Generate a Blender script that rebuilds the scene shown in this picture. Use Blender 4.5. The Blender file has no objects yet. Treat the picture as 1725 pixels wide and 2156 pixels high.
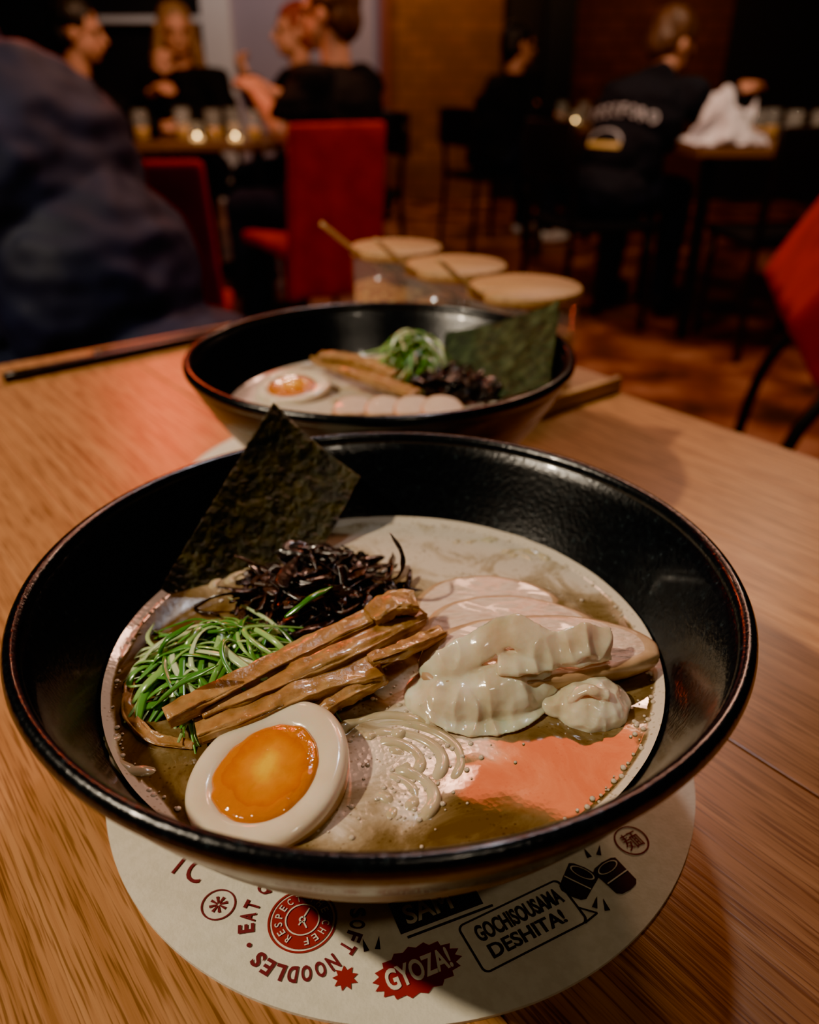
import bpy, bmesh, math, random
from mathutils import Vector, Matrix, noise
from mathutils.bvhtree import BVHTree
random.seed(7)
C = bpy.context.scene.collection
V = Vector
SN = .4717; CS = math.sqrt(1-SN*SN); F = 1685.0; CZ = .964; T = .75
def ray(px, py):
    u = (px-862.5)/F; v = (py-1078)/F
    return V((u, CS-v*SN, -(SN+v*CS)))
def onZ(px, py, Z):
    r = ray(px, py); return V((0,0,CZ)) + r*((Z-CZ)/r.z)
def atY(px, py, Y):
    r = ray(px, py); return V((0,0,CZ)) + r*(Y/r.y)

# ------------------------------------------------------------------ materials
def mat(name, cols, scale=5, stretch=(1,1,1), detail=4, rough=.5, bump=0, bscale=None, metal=0, sss=0,
        coat=0, dist=0, emit=0, trans=0, island=False, spec=.5, ior=None, alpha=1, sscale=.005):
    m = bpy.data.materials.new(name); m.use_nodes = True
    nt = m.node_tree; N = nt.nodes; L = nt.links; b = N['Principled BSDF']
    if isinstance(cols, tuple): cols = [(0, cols), (1, tuple(c*.85 for c in cols))]
    tc = N.new('ShaderNodeTexCoord'); mp = N.new('ShaderNodeMapping'); mp.inputs['Scale'].default_value = stretch
    L.new(tc.outputs['Object'], mp.inputs['Vector'])
    nz = N.new('ShaderNodeTexNoise'); nz.inputs['Scale'].default_value = scale; nz.inputs['Detail'].default_value = detail
    nz.inputs['Distortion'].default_value = dist; L.new(mp.outputs[0], nz.inputs['Vector'])
    rp = N.new('ShaderNodeValToRGB'); cr = rp.color_ramp
    while len(cr.elements) < len(cols): cr.elements.new(.5)
    for e, (p, c) in zip(cr.elements, cols): e.position = p; e.color = (*c, 1)
    if island:
        g = N.new('ShaderNodeNewGeometry'); L.new(g.outputs['Random Per Island'], rp.inputs[0])
    else: L.new(nz.outputs['Fac'], rp.inputs[0])
    L.new(rp.outputs[0], b.inputs['Base Color'])
    b.inputs['Roughness'].default_value = rough; b.inputs['Metallic'].default_value = metal
    b.inputs['Subsurface Weight'].default_value = sss; b.inputs['Subsurface Scale'].default_value = sscale
    b.inputs['Coat Weight'].default_value = coat; b.inputs['Coat Roughness'].default_value = .06
    b.inputs['Transmission Weight'].default_value = trans; b.inputs['Specular IOR Level'].default_value = spec
    b.inputs['Alpha'].default_value = alpha
    if ior: b.inputs['IOR'].default_value = ior
    if emit:
        L.new(rp.outputs[0], b.inputs['Emission Color']); b.inputs['Emission Strength'].default_value = emit
    if bump:
        n2 = N.new('ShaderNodeTexNoise'); n2.inputs['Scale'].default_value = bscale or scale*3; n2.inputs['Detail'].default_value = 5
        L.new(mp.outputs[0], n2.inputs['Vector'])
        bp = N.new('ShaderNodeBump'); bp.inputs['Strength'].default_value = bump; bp.inputs['Distance'].default_value = .002
        L.new(n2.outputs['Fac'], bp.inputs['Height']); L.new(bp.outputs[0], b.inputs['Normal'])
    return m
def wood_mat(name, c1, c2, c3, s=1, rough=.30):
    m = mat(name, [(.3, c1), (.5, c2), (.7, c3)], scale=3*s, stretch=(.35, 85, 85), detail=5, rough=rough, dist=0)
    nt = m.node_tree; N = nt.nodes; L = nt.links; b = N['Principled BSDF']
    tc = N['Texture Coordinate']; mp = N.new('ShaderNodeMapping'); mp.inputs['Scale'].default_value = (34, 950, 950)
    L.new(tc.outputs['Object'], mp.inputs[0]); nz = N.new('ShaderNodeTexNoise'); nz.inputs['Scale'].default_value = 1.0; nz.inputs['Detail'].default_value = 2
    L.new(mp.outputs[0], nz.inputs['Vector'])
    r2 = N.new('ShaderNodeValToRGB'); r2.color_ramp.elements[0].position = .38; r2.color_ramp.elements[1].position = .50
    r2.color_ramp.elements[0].color = (.36,.27,.20,1); L.new(nz.outputs['Fac'], r2.inputs[0])
    wm = N.new('ShaderNodeMapping'); wm.inputs['Scale'].default_value = (.8, 7, 7); L.new(tc.outputs['Object'], wm.inputs[0])
    wv = N.new('ShaderNodeTexWave'); wv.bands_direction = 'Y'; wv.inputs['Scale'].default_value = 2.6*s; wv.inputs['Distortion'].default_value = 8
    wv.inputs['Detail'].default_value = 1; wv.inputs['Detail Scale'].default_value = .35; L.new(wm.outputs[0], wv.inputs['Vector'])
    r3 = N.new('ShaderNodeValToRGB'); r3.color_ramp.elements[0].position = 0; r3.color_ramp.elements[0].color = (.66,.54,.44,1); r3.color_ramp.elements[1].position = .35
    L.new(wv.outputs['Fac'], r3.inputs[0])
    base = b.inputs['Base Color'].links[0].from_socket
    m1 = N.new('ShaderNodeMix'); m1.data_type = 'RGBA'; m1.blend_type = 'MULTIPLY'; m1.inputs[0].default_value = .75
    L.new(base, m1.inputs[6]); L.new(r2.outputs[0], m1.inputs[7])
    m2 = N.new('ShaderNodeMix'); m2.data_type = 'RGBA'; m2.blend_type = 'MULTIPLY'; m2.inputs[0].default_value = .35
    L.new(m1.outputs[2], m2.inputs[6]); L.new(r3.outputs[0], m2.inputs[7]); L.new(m2.outputs[2], b.inputs['Base Color'])
    bp = N.new('ShaderNodeBump'); bp.inputs['Strength'].default_value = .3; bp.inputs['Distance'].default_value = .0004
    L.new(nz.outputs['Fac'], bp.inputs['Height']); L.new(bp.outputs[0], b.inputs['Normal'])
    return m
def brick_mat(name, c1, c2, mortar):
    m = mat(name, [(.35, c1), (.65, c2)], scale=1.7, detail=6, rough=.9)
    nt = m.node_tree; N = nt.nodes; L = nt.links; b = N['Principled BSDF']; tc = N['Texture Coordinate']
    sp = N.new('ShaderNodeSeparateXYZ'); cb = N.new('ShaderNodeCombineXYZ'); L.new(tc.outputs['Object'], sp.inputs[0])
    L.new(sp.outputs['X'], cb.inputs['X']); L.new(sp.outputs['Z'], cb.inputs['Y'])
    bt = N.new('ShaderNodeTexBrick'); bt.inputs['Scale'].default_value = 2.4; bt.inputs['Mortar Size'].default_value = .02
    bt.inputs['Mortar'].default_value = (*mortar, 1); L.new(cb.outputs[0], bt.inputs['Vector'])
    base = b.inputs['Base Color'].links[0].from_socket
    L.new(base, bt.inputs['Color1']); bt.inputs['Color2'].default_value = (*[c*.55 for c in c1], 1)
    L.new(bt.outputs['Color'], b.inputs['Base Color'])
    return m
M = dict(
 oak=wood_mat('oak', (.37,.160,.052), (.48,.220,.076), (.57,.280,.105)),
 lidwood=wood_mat('lid_wood', (.46,.25,.085), (.54,.31,.115), (.60,.36,.15), s=3, rough=.5),
 darkwood=wood_mat('dark_wood', (.008,.005,.004), (.014,.008,.006), (.02,.012,.008)),
 darktop=wood_mat('brown_wood', (.12,.06,.03), (.20,.10,.05), (.26,.15,.07)),
 paper=mat('paper', [(.4,(.84,.79,.63)),(.6,(.78,.73,.57))], scale=300, rough=.85, bump=.12, bscale=900),
 red_ink=mat('red_ink', (.32,.008,.010), scale=200, rough=.7), dark_ink=mat('dark_ink', (.17,.008,.016), scale=200, rough=.7),
 brown_ink=mat('brown_ink', (.055,.012,.014), scale=200, rough=.7),
 cream_ink=mat('cream_ink', (.82,.76,.60), scale=200, rough=.8),
 black_glaze=mat('black_glaze', [(.4,(.002,.003,.005)),(.64,(.005,.008,.011)),(.76,(.022,.034,.040))], scale=420, rough=.24, bump=.13, bscale=620, coat=.2),
 stone_glaze=mat('stone_glaze', [(.35,(.03,.027,.02)),(.5,(.13,.125,.09)),(.75,(.36,.35,.28))], scale=70, stretch=(1,1,2.0), detail=8, rough=.4, bump=.4, bscale=300),
 bronze_glaze=mat('bronze_glaze', [(.3,(.02,.012,.007)),(.55,(.09,.05,.025)),(.75,(.22,.14,.07))], scale=12, stretch=(1,1,14), rough=.3, bump=.2, bscale=90),
 egg_white=mat('egg_white', [(.4,(.80,.68,.50)),(.7,(.72,.57,.38))], scale=60, rough=.18, sss=.35, bump=.06, bscale=400, coat=.5),
 egg_skin=mat('egg_skin', [(.3,(.44,.25,.11)),(.7,(.58,.38,.20))], scale=50, rough=.2, sss=.2, coat=.3),
 menma=mat('menma', [(.3,(.26,.115,.030)),(.5,(.40,.20,.062)),(.7,(.50,.285,.10))], scale=160, rough=.24, bump=.35, bscale=300, sss=.1, coat=.5),
 scallion=mat('scallion', [(0,(.04,.19,.018)),(.40,(.11,.34,.045)),(.68,(.29,.53,.13)),(1,(.70,.77,.45))], island=True, rough=.22, sss=.2, coat=.5),
 wood_ear=mat('wood_ear', [(0,(.008,.005,.004)),(.6,(.024,.011,.007)),(1,(.07,.032,.018))], island=True, rough=.2, bump=.4, bscale=400, coat=.5),
 chicken=mat('chicken', [(.3,(.68,.47,.33)),(.5,(.80,.62,.47)),(.7,(.64,.42,.29))], scale=110, stretch=(1,3.5,1), rough=.28, bump=.8, bscale=140, coat=.35),
 chicken_edge=mat('chicken_edge', [(.3,(.36,.20,.09)),(.7,(.56,.36,.19))], scale=150, rough=.35, coat=.2),
 wonton=mat('wonton', [(.34,(.56,.45,.28)),(.50,(.73,.63,.44)),(.66,(.85,.77,.60))], scale=70, rough=.15, sss=.45, coat=.5, bump=.10, bscale=200, detail=5, sscale=.008),
 noodle=mat('noodle', [(.3,(.48,.37,.20)),(.7,(.60,.50,.32))], scale=90, rough=.2, sss=.2, coat=.5),
 nori=mat('nori', [(.3,(.010,.012,.003)),(.48,(.034,.034,.007)),(.70,(.095,.078,.013))], scale=170, rough=.40, bump=1, bscale=300, detail=8),
 nori_green=mat('nori_green', [(.3,(.012,.028,.010)),(.5,(.042,.075,.028)),(.7,(.12,.17,.075))], scale=130, rough=.5, bump=1, bscale=260, detail=8),
 black_lacquer=mat('black_lacquer', (.008,.007,.007), rough=.3), brown_lacquer=mat('brown_lacquer', (.035,.012,.008), rough=.35),
 chili=mat('chili_flakes', [(.35,(.26,.05,.01)),(.5,(.62,.22,.03)),(.65,(.80,.50,.14))], scale=200, rough=.6, bump=1, bscale=400),
 glass=mat('clear_glass', (.70,.75,.75), rough=.03, alpha=.11, spec=.9, coat=1), amber=mat('glowing_amber_drink', (.75,.38,.08), rough=.05, alpha=.75, coat=1, emit=.10),  # drink glows faintly by itself, imitating warm light caught in the glass
 glint_core=mat('glint_core', (1,.62,.22), emit=60), glint_base=mat('glint_base', (1,.60,.20), emit=3),  # emissive parts of the added glint glasses
 red_cloth=mat('red_cloth', [(.3,(.23,.002,.003)),(.7,(.34,.004,.005))], scale=14, rough=.9, bump=.5, bscale=60, spec=.2),
 metal=mat('black_metal', (.01,.01,.01), rough=.4, metal=.4),
 navy=mat('navy_cloth', [(.3,(.002,.004,.018)),(.7,(.008,.015,.052))], scale=5, rough=.7, bump=.5, bscale=30),
 black_cloth=mat('black_cloth', [(.3,(.005,.005,.006)),(.7,(.010,.010,.012))], scale=6, rough=.9, bump=.5, bscale=40, spec=.2),
 hoodie=mat('hoodie_cloth', [(.3,(.006,.008,.014)),(.7,(.012,.016,.026))], scale=6, rough=.9, bump=.5, bscale=40, spec=.2),
 jeans=mat('jeans', [(.3,(.008,.011,.024)),(.7,(.018,.024,.05))], scale=12, rough=.9, spec=.2),
 skin=mat('skin', [(.3,(.52,.22,.13)),(.7,(.60,.29,.18))], scale=8, rough=.5, sss=.05),
 eye=mat('eye', (.015,.01,.01), rough=.1), hair_dark=mat('hair_dark', (.008,.006,.005), rough=.5, scale=40, stretch=(1,1,.1), bump=.8),
 hair_blond=mat('hair_blond', [(.3,(.14,.07,.03)),(.7,(.36,.21,.10))], scale=40, stretch=(1,1,.1), rough=.5, bump=.8),
 hair_brown=mat('hair_brown', [(.3,(.05,.022,.010)),(.7,(.12,.055,.025))], scale=40, stretch=(1,1,.1), rough=.5, bump=.8),
 hair_red=mat('hair_red', [(.3,(.16,.02,.012)),(.7,(.28,.04,.02))], scale=40, stretch=(1,1,.1), rough=.6, bump=.8),
 white_cloth=mat('white_cloth', (.75,.75,.80), scale=10, rough=.8), print_white=mat('white_print', (.7,.72,.78), rough=.7), print_gold=mat('gold_print', (.7,.5,.15), rough=.6),
 shoe=mat('shoe_white', (.6,.6,.6), rough=.6), shoe_dark=mat('shoe_dark', (.012,.012,.012), rough=.7),
 floor=mat('floor_concrete', [(.36,(.04,.016,.008)),(.5,(.16,.042,.020)),(.64,(.34,.14,.08))], scale=3.4, rough=.4, detail=8, bump=.2, bscale=20),
 lilac=mat('lilac_paint', (.34,.29,.34), scale=2, rough=.8), white_paint=mat('white_paint', (.75,.72,.68), scale=2, rough=.6),
 dark_paint=mat('dark_paint', (.012,.009,.009), scale=2, rough=.8), red_trim=mat('red_trim', (.16,.04,.03), scale=2, rough=.6),
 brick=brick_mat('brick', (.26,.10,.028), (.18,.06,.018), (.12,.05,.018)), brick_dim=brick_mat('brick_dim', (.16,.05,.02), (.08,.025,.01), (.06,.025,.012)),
)
def yolk_mat():
    m = bpy.data.materials.new('yolk'); m.use_nodes = True; nt = m.node_tree; N = nt.nodes; L = nt.links; b = N['Principled BSDF']
    tc = N.new('ShaderNodeTexCoord'); mp = N.new('ShaderNodeMapping'); mp.inputs['Scale'].default_value = (58,66,20)
    L.new(tc.outputs['Object'], mp.inputs[0])
    ln = N.new('ShaderNodeVectorMath'); ln.operation = 'LENGTH'; L.new(mp.outputs[0], ln.inputs[0])
    nz = N.new('ShaderNodeTexNoise'); nz.inputs['Scale'].default_value = 150; nz.inputs['Detail'].default_value = 4; L.new(tc.outputs['Object'], nz.inputs['Vector'])
    md = N.new('ShaderNodeMath'); md.operation = 'MULTIPLY_ADD'; md.inputs[1].default_value = .55; L.new(nz.outputs['Fac'], md.inputs[0]); L.new(ln.outputs['Value'], md.inputs[2])
    rp = N.new('ShaderNodeValToRGB'); cr = rp.color_ramp; cr.elements.new(.5); cr.elements.new(.7)
    for e, (p, c) in zip(cr.elements, [(.34,(.92,.52,.008)),(.60,(.76,.27,.004)),(.98,(.56,.14,.002)),(1,(.60,.18,.006))]): e.position = p; e.color = (*c,1)
    L.new(md.outputs[0], rp.inputs[0]); L.new(rp.outputs[0], b.inputs['Base Color'])
    b.inputs['Roughness'].default_value = .08; b.inputs['Coat Weight'].default_value = 1; b.inputs['Coat Roughness'].default_value = .03
    b.inputs['Subsurface Weight'].default_value = .15; b.inputs['Subsurface Scale'].default_value = .003
    bp = N.new('ShaderNodeBump'); bp.inputs['Strength'].default_value = .6; bp.inputs['Distance'].default_value = .002; L.new(nz.outputs['Fac'], bp.inputs['Height']); L.new(bp.outputs[0], b.inputs['Normal'])
    return m
M['yolk'] = yolk_mat()
def broth_mat():
    m = bpy.data.materials.new('broth'); m.use_nodes = True; nt = m.node_tree; N = nt.nodes; L = nt.links; b = N['Principled BSDF']
    at = N.new('ShaderNodeAttribute'); at.attribute_name = 'foam'
    tc = N.new('ShaderNodeTexCoord')
    nz = N.new('ShaderNodeTexNoise'); nz.inputs['Scale'].default_value = 38; nz.inputs['Detail'].default_value = 9; nz.inputs['Roughness'].default_value = .64; nz.inputs['Distortion'].default_value = 1.8; L.new(tc.outputs['Object'], nz.inputs['Vector'])
    ad = N.new('ShaderNodeMath'); ad.operation = 'MULTIPLY_ADD'; ad.inputs[1].default_value = 1.0; L.new(nz.outputs['Fac'], ad.inputs[0]); L.new(at.outputs['Fac'], ad.inputs[2])
    rp = N.new('ShaderNodeValToRGB'); cr = rp.color_ramp; cr.elements.new(.5); cr.elements.new(.6); cr.elements.new(.7)
    for e, (p, c) in zip(cr.elements, [(.46,(.105,.058,.016)),(.64,(.19,.122,.048)),(.78,(.34,.25,.135)),(.90,(.50,.40,.265)),(1.0,(.70,.60,.46))]): e.position = p; e.color = (*c,1)
    L.new(ad.outputs[0], rp.inputs[0])
    vo = N.new('ShaderNodeTexVoronoi'); vo.inputs['Scale'].default_value = 620; L.new(tc.outputs['Object'], vo.inputs['Vector'])
    vr = N.new('ShaderNodeValToRGB'); vr.color_ramp.elements[0].position = .16; vr.color_ramp.elements[0].color = (.62,.55,.45,1); vr.color_ramp.elements[1].position = .30; L.new(vo.outputs['Distance'], vr.inputs[0])
    n5 = N.new('ShaderNodeTexNoise'); n5.inputs['Scale'].default_value = 130; L.new(tc.outputs['Object'], n5.inputs['Vector'])
    r5 = N.new('ShaderNodeValToRGB'); r5.color_ramp.elements[0].position = .45; r5.color_ramp.elements[1].position = .6; L.new(n5.outputs['Fac'], r5.inputs[0])
    mx = N.new('ShaderNodeMix'); mx.data_type = 'RGBA'; mx.blend_type = 'MULTIPLY'; L.new(r5.outputs[0], mx.inputs[0]); L.new(rp.outputs[0], mx.inputs[6]); L.new(vr.outputs[0], mx.inputs[7])
    L.new(mx.outputs[2], b.inputs['Base Color'])
    rr = N.new('ShaderNodeValToRGB'); rr.color_ramp.elements[0].position = .74; rr.color_ramp.elements[0].color = (.01,.01,.01,1); rr.color_ramp.elements[1].position = .98; rr.color_ramp.elements[1].color = (.16,.16,.16,1)
    L.new(ad.outputs[0], rr.inputs[0]); L.new(rr.outputs[0], b.inputs['Roughness'])
    mu = N.new('ShaderNodeMath'); mu.operation = 'MULTIPLY'; L.new(vo.outputs['Distance'], mu.inputs[0]); L.new(rr.outputs[0], mu.inputs[1])
    bp = N.new('ShaderNodeBump'); bp.inputs['Strength'].default_value = .4; bp.inputs['Distance'].default_value = .0008; L.new(mu.outputs[0], bp.inputs['Height'])
    n3 = N.new('ShaderNodeTexNoise'); n3.inputs['Scale'].default_value = 26; n3.inputs['Detail'].default_value = 1.5; L.new(tc.outputs['Object'], n3.inputs['Vector'])
    b2 = N.new('ShaderNodeBump'); b2.inputs['Strength'].default_value = .3; b2.inputs['Distance'].default_value = .002; L.new(n3.outputs['Fac'], b2.inputs['Height']); L.new(bp.outputs[0], b2.inputs['Normal'])
    L.new(b2.outputs[0], b.inputs['Normal'])
    b.inputs['Specular IOR Level'].default_value = .8; b.inputs['Coat Weight'].default_value = .3; b.inputs['Coat Roughness'].default_value = .01
    return m
M['broth'] = broth_mat()

# ------------------------------------------------------------------ object helpers
def put(name, bm, m, parent=None, off=None, smooth=True):
    if off is None and parent is not None and parent.get('_w'): off = parent.location
    if off is not None: bm.transform(Matrix.Translation(-V(off)))
    me = bpy.data.meshes.new(name); bm.to_mesh(me); bm.free()
    for mm in (m if isinstance(m, (list, tuple)) else [m]): me.materials.append(mm)
    if smooth:
        for p in me.polygons: p.use_smooth = True
    o = bpy.data.objects.new(name, me); C.objects.link(o)
    if parent: o.parent = parent
    elif off is not None: o.location = off
    return o
def thing(name, label, cat, loc=(0,0,0), rotz=0, group=None, world=False):
    o = bpy.data.objects.new(name, None); C.objects.link(o); o.empty_display_size = .02
    o.location = loc; o.rotation_euler = (0,0,rotz); o['label'] = label; o['category'] = cat
    if group: o['group'] = group
    if world: o['_w'] = 1
    return o
def tag(o, label, cat, group=None, kind=None):
    o['label'] = label; o['category'] = cat
    if group: o['group'] = group
    if kind: o['kind'] = kind
    return o
def box(bm, x0,x1,y0,y1,z0,z1, bev=0):
    b = bmesh.new(); bmesh.ops.create_cube(b, size=1)
    b.transform(Matrix.Translation(((x0+x1)/2,(y0+y1)/2,(z0+z1)/2)) @ Matrix.Diagonal((x1-x0,y1-y0,z1-z0,1)))
    if bev: bmesh.ops.bevel(b, geom=b.edges[:], offset=bev, segments=3, affect='EDGES', profile=.5)
    me = bpy.data.meshes.new('t'); b.to_mesh(me); b.free(); bm.from_mesh(me); bpy.data.meshes.remove(me)
def lathe(bm, prof, c=(0,0,0), n=128, mi=None, rf=None):
    rings = []
    for r, z in prof:
        if r < 1e-6: rings.append([bm.verts.new((c[0],c[1],c[2]+z))]); continue
        rings.append([bm.verts.new((c[0]+r*(rf(2*math.pi*k/n) if rf else 1)*math.cos(2*math.pi*k/n), c[1]+r*(rf(2*math.pi*k/n) if rf else 1)*math.sin(2*math.pi*k/n), c[2]+z)) for k in range(n)])
    for i in range(len(rings)-1):
        a, b = rings[i], rings[i+1]
        for k in range(n):
            k2 = (k+1)%n
            if len(a) == 1 and len(b) == 1: continue
            if len(a) == 1: f = bm.faces.new((a[0], b[k2], b[k]))
            elif len(b) == 1: f = bm.faces.new((a[k], a[k2], b[0]))
            else: f = bm.faces.new((a[k], a[k2], b[k2], b[k]))
            if mi: f.material_index = mi[i]
    bmesh.ops.recalc_face_normals(bm, faces=bm.faces[:])
def cr(pts, n):
    P = [V(p) for p in pts]
    if len(P) == 2: return [P[0].lerp(P[1], i/n) for i in range(n+1)]
    P = [P[0]*2-P[1]] + P + [P[-1]*2-P[-2]]; out = []; m = len(P)-3
    for i in range(n+1):
        s = i/n*m; k = min(int(s), m-1); t = s-k; a,b,c,d = P[k:k+4]
        out.append(.5*((2*b)+(c-a)*t+(2*a-5*b+4*c-d)*t*t+(3*b-a-3*c+d)*t**3))
    return out
def sweep(bm, pts, w, t, n=16, seg=8, up=(0,0,1), amp=0, fr=120, sq=2, ends=(1,1), twist=0, seed=0):
    P = cr(pts, n); rings = []; up = V(up)
    for i, p in enumerate(P):
        d = (P[min(i+1,n)]-P[max(i-1,0)])
        if d.length < 1e-9: d = V((1,0,0))
        d.normalize(); s = d.cross(up)
        if s.length < 1e-4: s = d.cross(V((1,0,0)))
        s.normalize(); u = s.cross(d)
        if twist:
            q = Matrix.Rotation(twist*i/n, 3, d); s = q@s; u = q@u
        f = 1.0; e = i/n
        f = ends[0]+(1-ends[0])*min(1, e*5) if e < .5 else ends[1]+(1-ends[1])*min(1, (1-e)*5)
        ring = []
        for k in range(seg):
            a = 2*math.pi*k/seg; ca, sa = math.cos(a), math.sin(a)
            x = math.copysign(abs(ca)**(2/sq), ca)*w*f; z = math.copysign(abs(sa)**(2/sq), sa)*t*f
            q = p+s*x+u*z
            if amp: q = q+(s*ca+u*sa)*amp*noise.noise(V((k*1.7+seed*9, e*len(pts)*1.6+seed, p.x*fr*.1+seed)))
            ring.append(bm.verts.new(q))
        rings.append(ring)
    for i in range(n):
        for k in range(seg): bm.faces.new((rings[i][k], rings[i][(k+1)%seg], rings[i+1][(k+1)%seg], rings[i+1][k]))
    bm.faces.new(rings[0][::-1]); bm.faces.new(rings[-1])
def ell(bm, c, r, rot=None, sub=3):
    m = Matrix.Translation(V(c)) @ (rot.to_4x4() if rot else Matrix()) @ Matrix.Diagonal((*([r]*3 if isinstance(r,(int,float)) else r),1))
    bmesh.ops.create_icosphere(bm, subdivisions=sub, radius=1, matrix=m)
def cap(bm, a, b, r1, r2, sub=2):
    a = V(a); b = V(b); d = b-a; L = d.length
    ell(bm, a, r1, sub=sub); ell(bm, b, r2, sub=sub)
    if L > 1e-5:
        q = d.to_track_quat('Z','Y').to_matrix().to_4x4()
        bmesh.ops.create_cone(bm, cap_ends=True, segments=14, radius1=r1, radius2=r2, depth=L, matrix=Matrix.Translation((a+b)/2) @ q)
def blob(name, bm, voxel, m, parent=None, amp=0, fr=10, it=3, off=None, fold=None, ridge=0):
    me = bpy.data.meshes.new('tmp'); bm.to_mesh(me); bm.free()
    o = bpy.data.objects.new('tmp', me); C.objects.link(o)
    r = o.modifiers.new('r','REMESH'); r.mode = 'VOXEL'; r.voxel_size = voxel
    s = o.modifiers.new('s','SMOOTH'); s.factor = .5; s.iterations = it
    dg = bpy.context.evaluated_depsgraph_get(); m2 = bpy.data.meshes.new_from_object(o.evaluated_get(dg))
    bpy.data.objects.remove(o); b2 = bmesh.new(); b2.from_mesh(m2); bpy.data.meshes.remove(m2); bpy.data.meshes.remove(me)
    if amp:
        b2.normal_update(); dl = []
        for v in b2.verts:
            q = v.co*fr
            if fold: q = V((q.x*fold[0],q.y*fold[1],q.z*fold[2]))
            d = noise.noise(q)+.5*noise.noise(q*2.3)
            if ridge: d = d*(1-ridge)+ridge*(.6-2.2*abs(noise.noise(q*1.3+V((7,3,1)))))
            dl.append((v, v.normal*amp*d))
        for v, d in dl: v.co += d
    return put(name, b2, m, parent, off=off)

# ------------------------------------------------------------------ room
def struct(name, bm, m): o = put(name, bm, m, smooth=False); o['kind'] = 'structure'; return o
def sbox(name, m, *a):
    b = bmesh.new(); box(b, *a); return struct(name, b, m)
sbox('floor', M['floor'], -4.5,4.5,-1.5,8.2,-.1,0)
sbox('ceiling', M['dark_paint'], -4.5,4.5,-1.5,8.2,3.2,3.3)
sbox('wall_left', M['dark_paint'], -4.6,-4.5,-1.5,8.2,0,3.2)
sbox('wall_right', M['dark_paint'], 4.5,4.6,-1.5,8.2,0,3.2)
sbox('wall_back', M['lilac'], -1.52,-.26,8.0,8.2,0,3.2)
sbox('wall_back_left', M['dark_paint'], -4.5,-1.76,8.0,8.2,0,3.2)
sbox('wall_back_brick', M['brick'], -.17,.80,8.0,8.2,0,3.2)
sbox('wall_back_passage', M['dark_paint'], .80,1.42,8.05,8.2,0,3.2)
sbox('wall_back_right', M['brick_dim'], 1.42,2.75,8.0,8.2,0,3.2)
sbox('wall_back_corner', M['dark_paint'], 2.75,4.5,8.0,8.2,0,3.2)
sbox('trim_1', M['white_paint'], -1.76,-1.52,7.92,8.2,0,3.2)
sbox('trim_2', M['red_trim'], -.26,-.17,7.92,8.2,0,3.2)
sbox('trim_3', M['white_paint'], -3.0,-1.76,7.93,7.999,1.42,1.47)
sbox('trim_4', M['metal'], 1.12,1.36,7.6,7.8,0,3.2)

# ------------------------------------------------------------------ our table
g = V((.616,-.788,0)).normalized(); corner = V((-.066,.895,0))
gang = math.atan2(g.y, g.x)
tb = thing('dining_table', 'light oak dining table under the two ramen bowls, filling the foreground', 'table', (corner.x, corner.y, 0), gang)
for i in range(6):
    b = bmesh.new(); y1 = -i*.135; box(b, 0, 1.35, y1-.1347, y1, T-.032, T, bev=.0008)
    o = put('tabletop_board', b, M['oak'], tb, smooth=False); o.data.transform(Matrix.Translation((-i*.9,0,i*.37))); o.location = (i*.9,0,-i*.37)
for x, y in ((.06,-.06),(.06,-.75),(1.29,-.06),(1.29,-.75)):
    b = bmesh.new(); box(b, x-.03,x+.03,y-.03,y+.03,0,T-.032,bev=.003); put('leg', b, M['metal'], tb, smooth=False)
for y0 in (-.76,-.08):
    b = bmesh.new(); box(b, .05,1.3,y0,y0+.03,T-.09,T-.032); put('apron', b, M['metal'], tb, smooth=False)

# ------------------------------------------------------------------ placemats with print
MZ = T+.0012
def matdisc(label, c, R=.104):
    t = thing('paper_placemat', label, 'placemat', (c[0],c[1],T), 0, world=True)
    b = bmesh.new(); lathe(b, [(0,.0),(R,.0),(R,.0011),(0,.0011)], (c[0],c[1],T), n=160)
    put('sheet', b, M['paper'], t, smooth=False); return t
mat1 = matdisc('round cream paper placemat with red printing under the nearer bowl', (-.003,.2225))
mat2 = matdisc('round white paper placemat under the farther bowl, only its left edge showing', (-.035,.445))
def textmesh(s, bold=.012):
    cu = bpy.data.curves.new('t','FONT'); cu.body = s; cu.size = 1; cu.offset = bold; cu.resolution_u = 4
    o = bpy.data.objects.new('t', cu); C.objects.link(o); dg = bpy.context.evaluated_depsgraph_get()
    me = bpy.data.meshes.new_from_object(o.evaluated_get(dg)); bpy.data.objects.remove(o); return me
def basis(p, e1, z):
    e1 = V((e1.x,e1.y,0)).normalized(); e2 = V((-e1.y,e1.x,0))
    return Matrix(((e1.x,e2.x,0,p.x),(e1.y,e2.y,0,p.y),(0,0,1,z),(0,0,0,1)))
def addtext(bm, s, M4, w, h, bold=.012):
    me = textmesh(s, bold)
    if not len(me.vertices): return
    xs = [v.co.x for v in me.vertices]; ys = [v.co.y for v in me.vertices]
    x0,x1,y0,y1 = min(xs),max(xs),min(ys),max(ys)
    sy = h/(y1-y0) if y1>y0 else 1; sx = (w/(x1-x0)) if w else sy*.8
    me.transform(M4 @ Matrix.Diagonal((sx,sy,1,1)) @ Matrix.Translation((-(x0+x1)/2,-(y0+y1)/2,0))); bm.from_mesh(me); bpy.data.meshes.remove(me)
def ptext(s, c, a, bb, w, h, m, z=.0003, bold=.012, name='printed_lettering', par=None):
    bm = bmesh.new(); e = onZ(*bb, MZ)-onZ(*a, MZ); addtext(bm, s, basis(onZ(*c, MZ), e, MZ+z), w, h, bold); return put(name, bm, m, par or mat1, smooth=False)
def poly(bm, pts, M4):
    return bm.faces.new([bm.verts.new(M4 @ V((x,y,0))) for x,y in pts])
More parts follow.
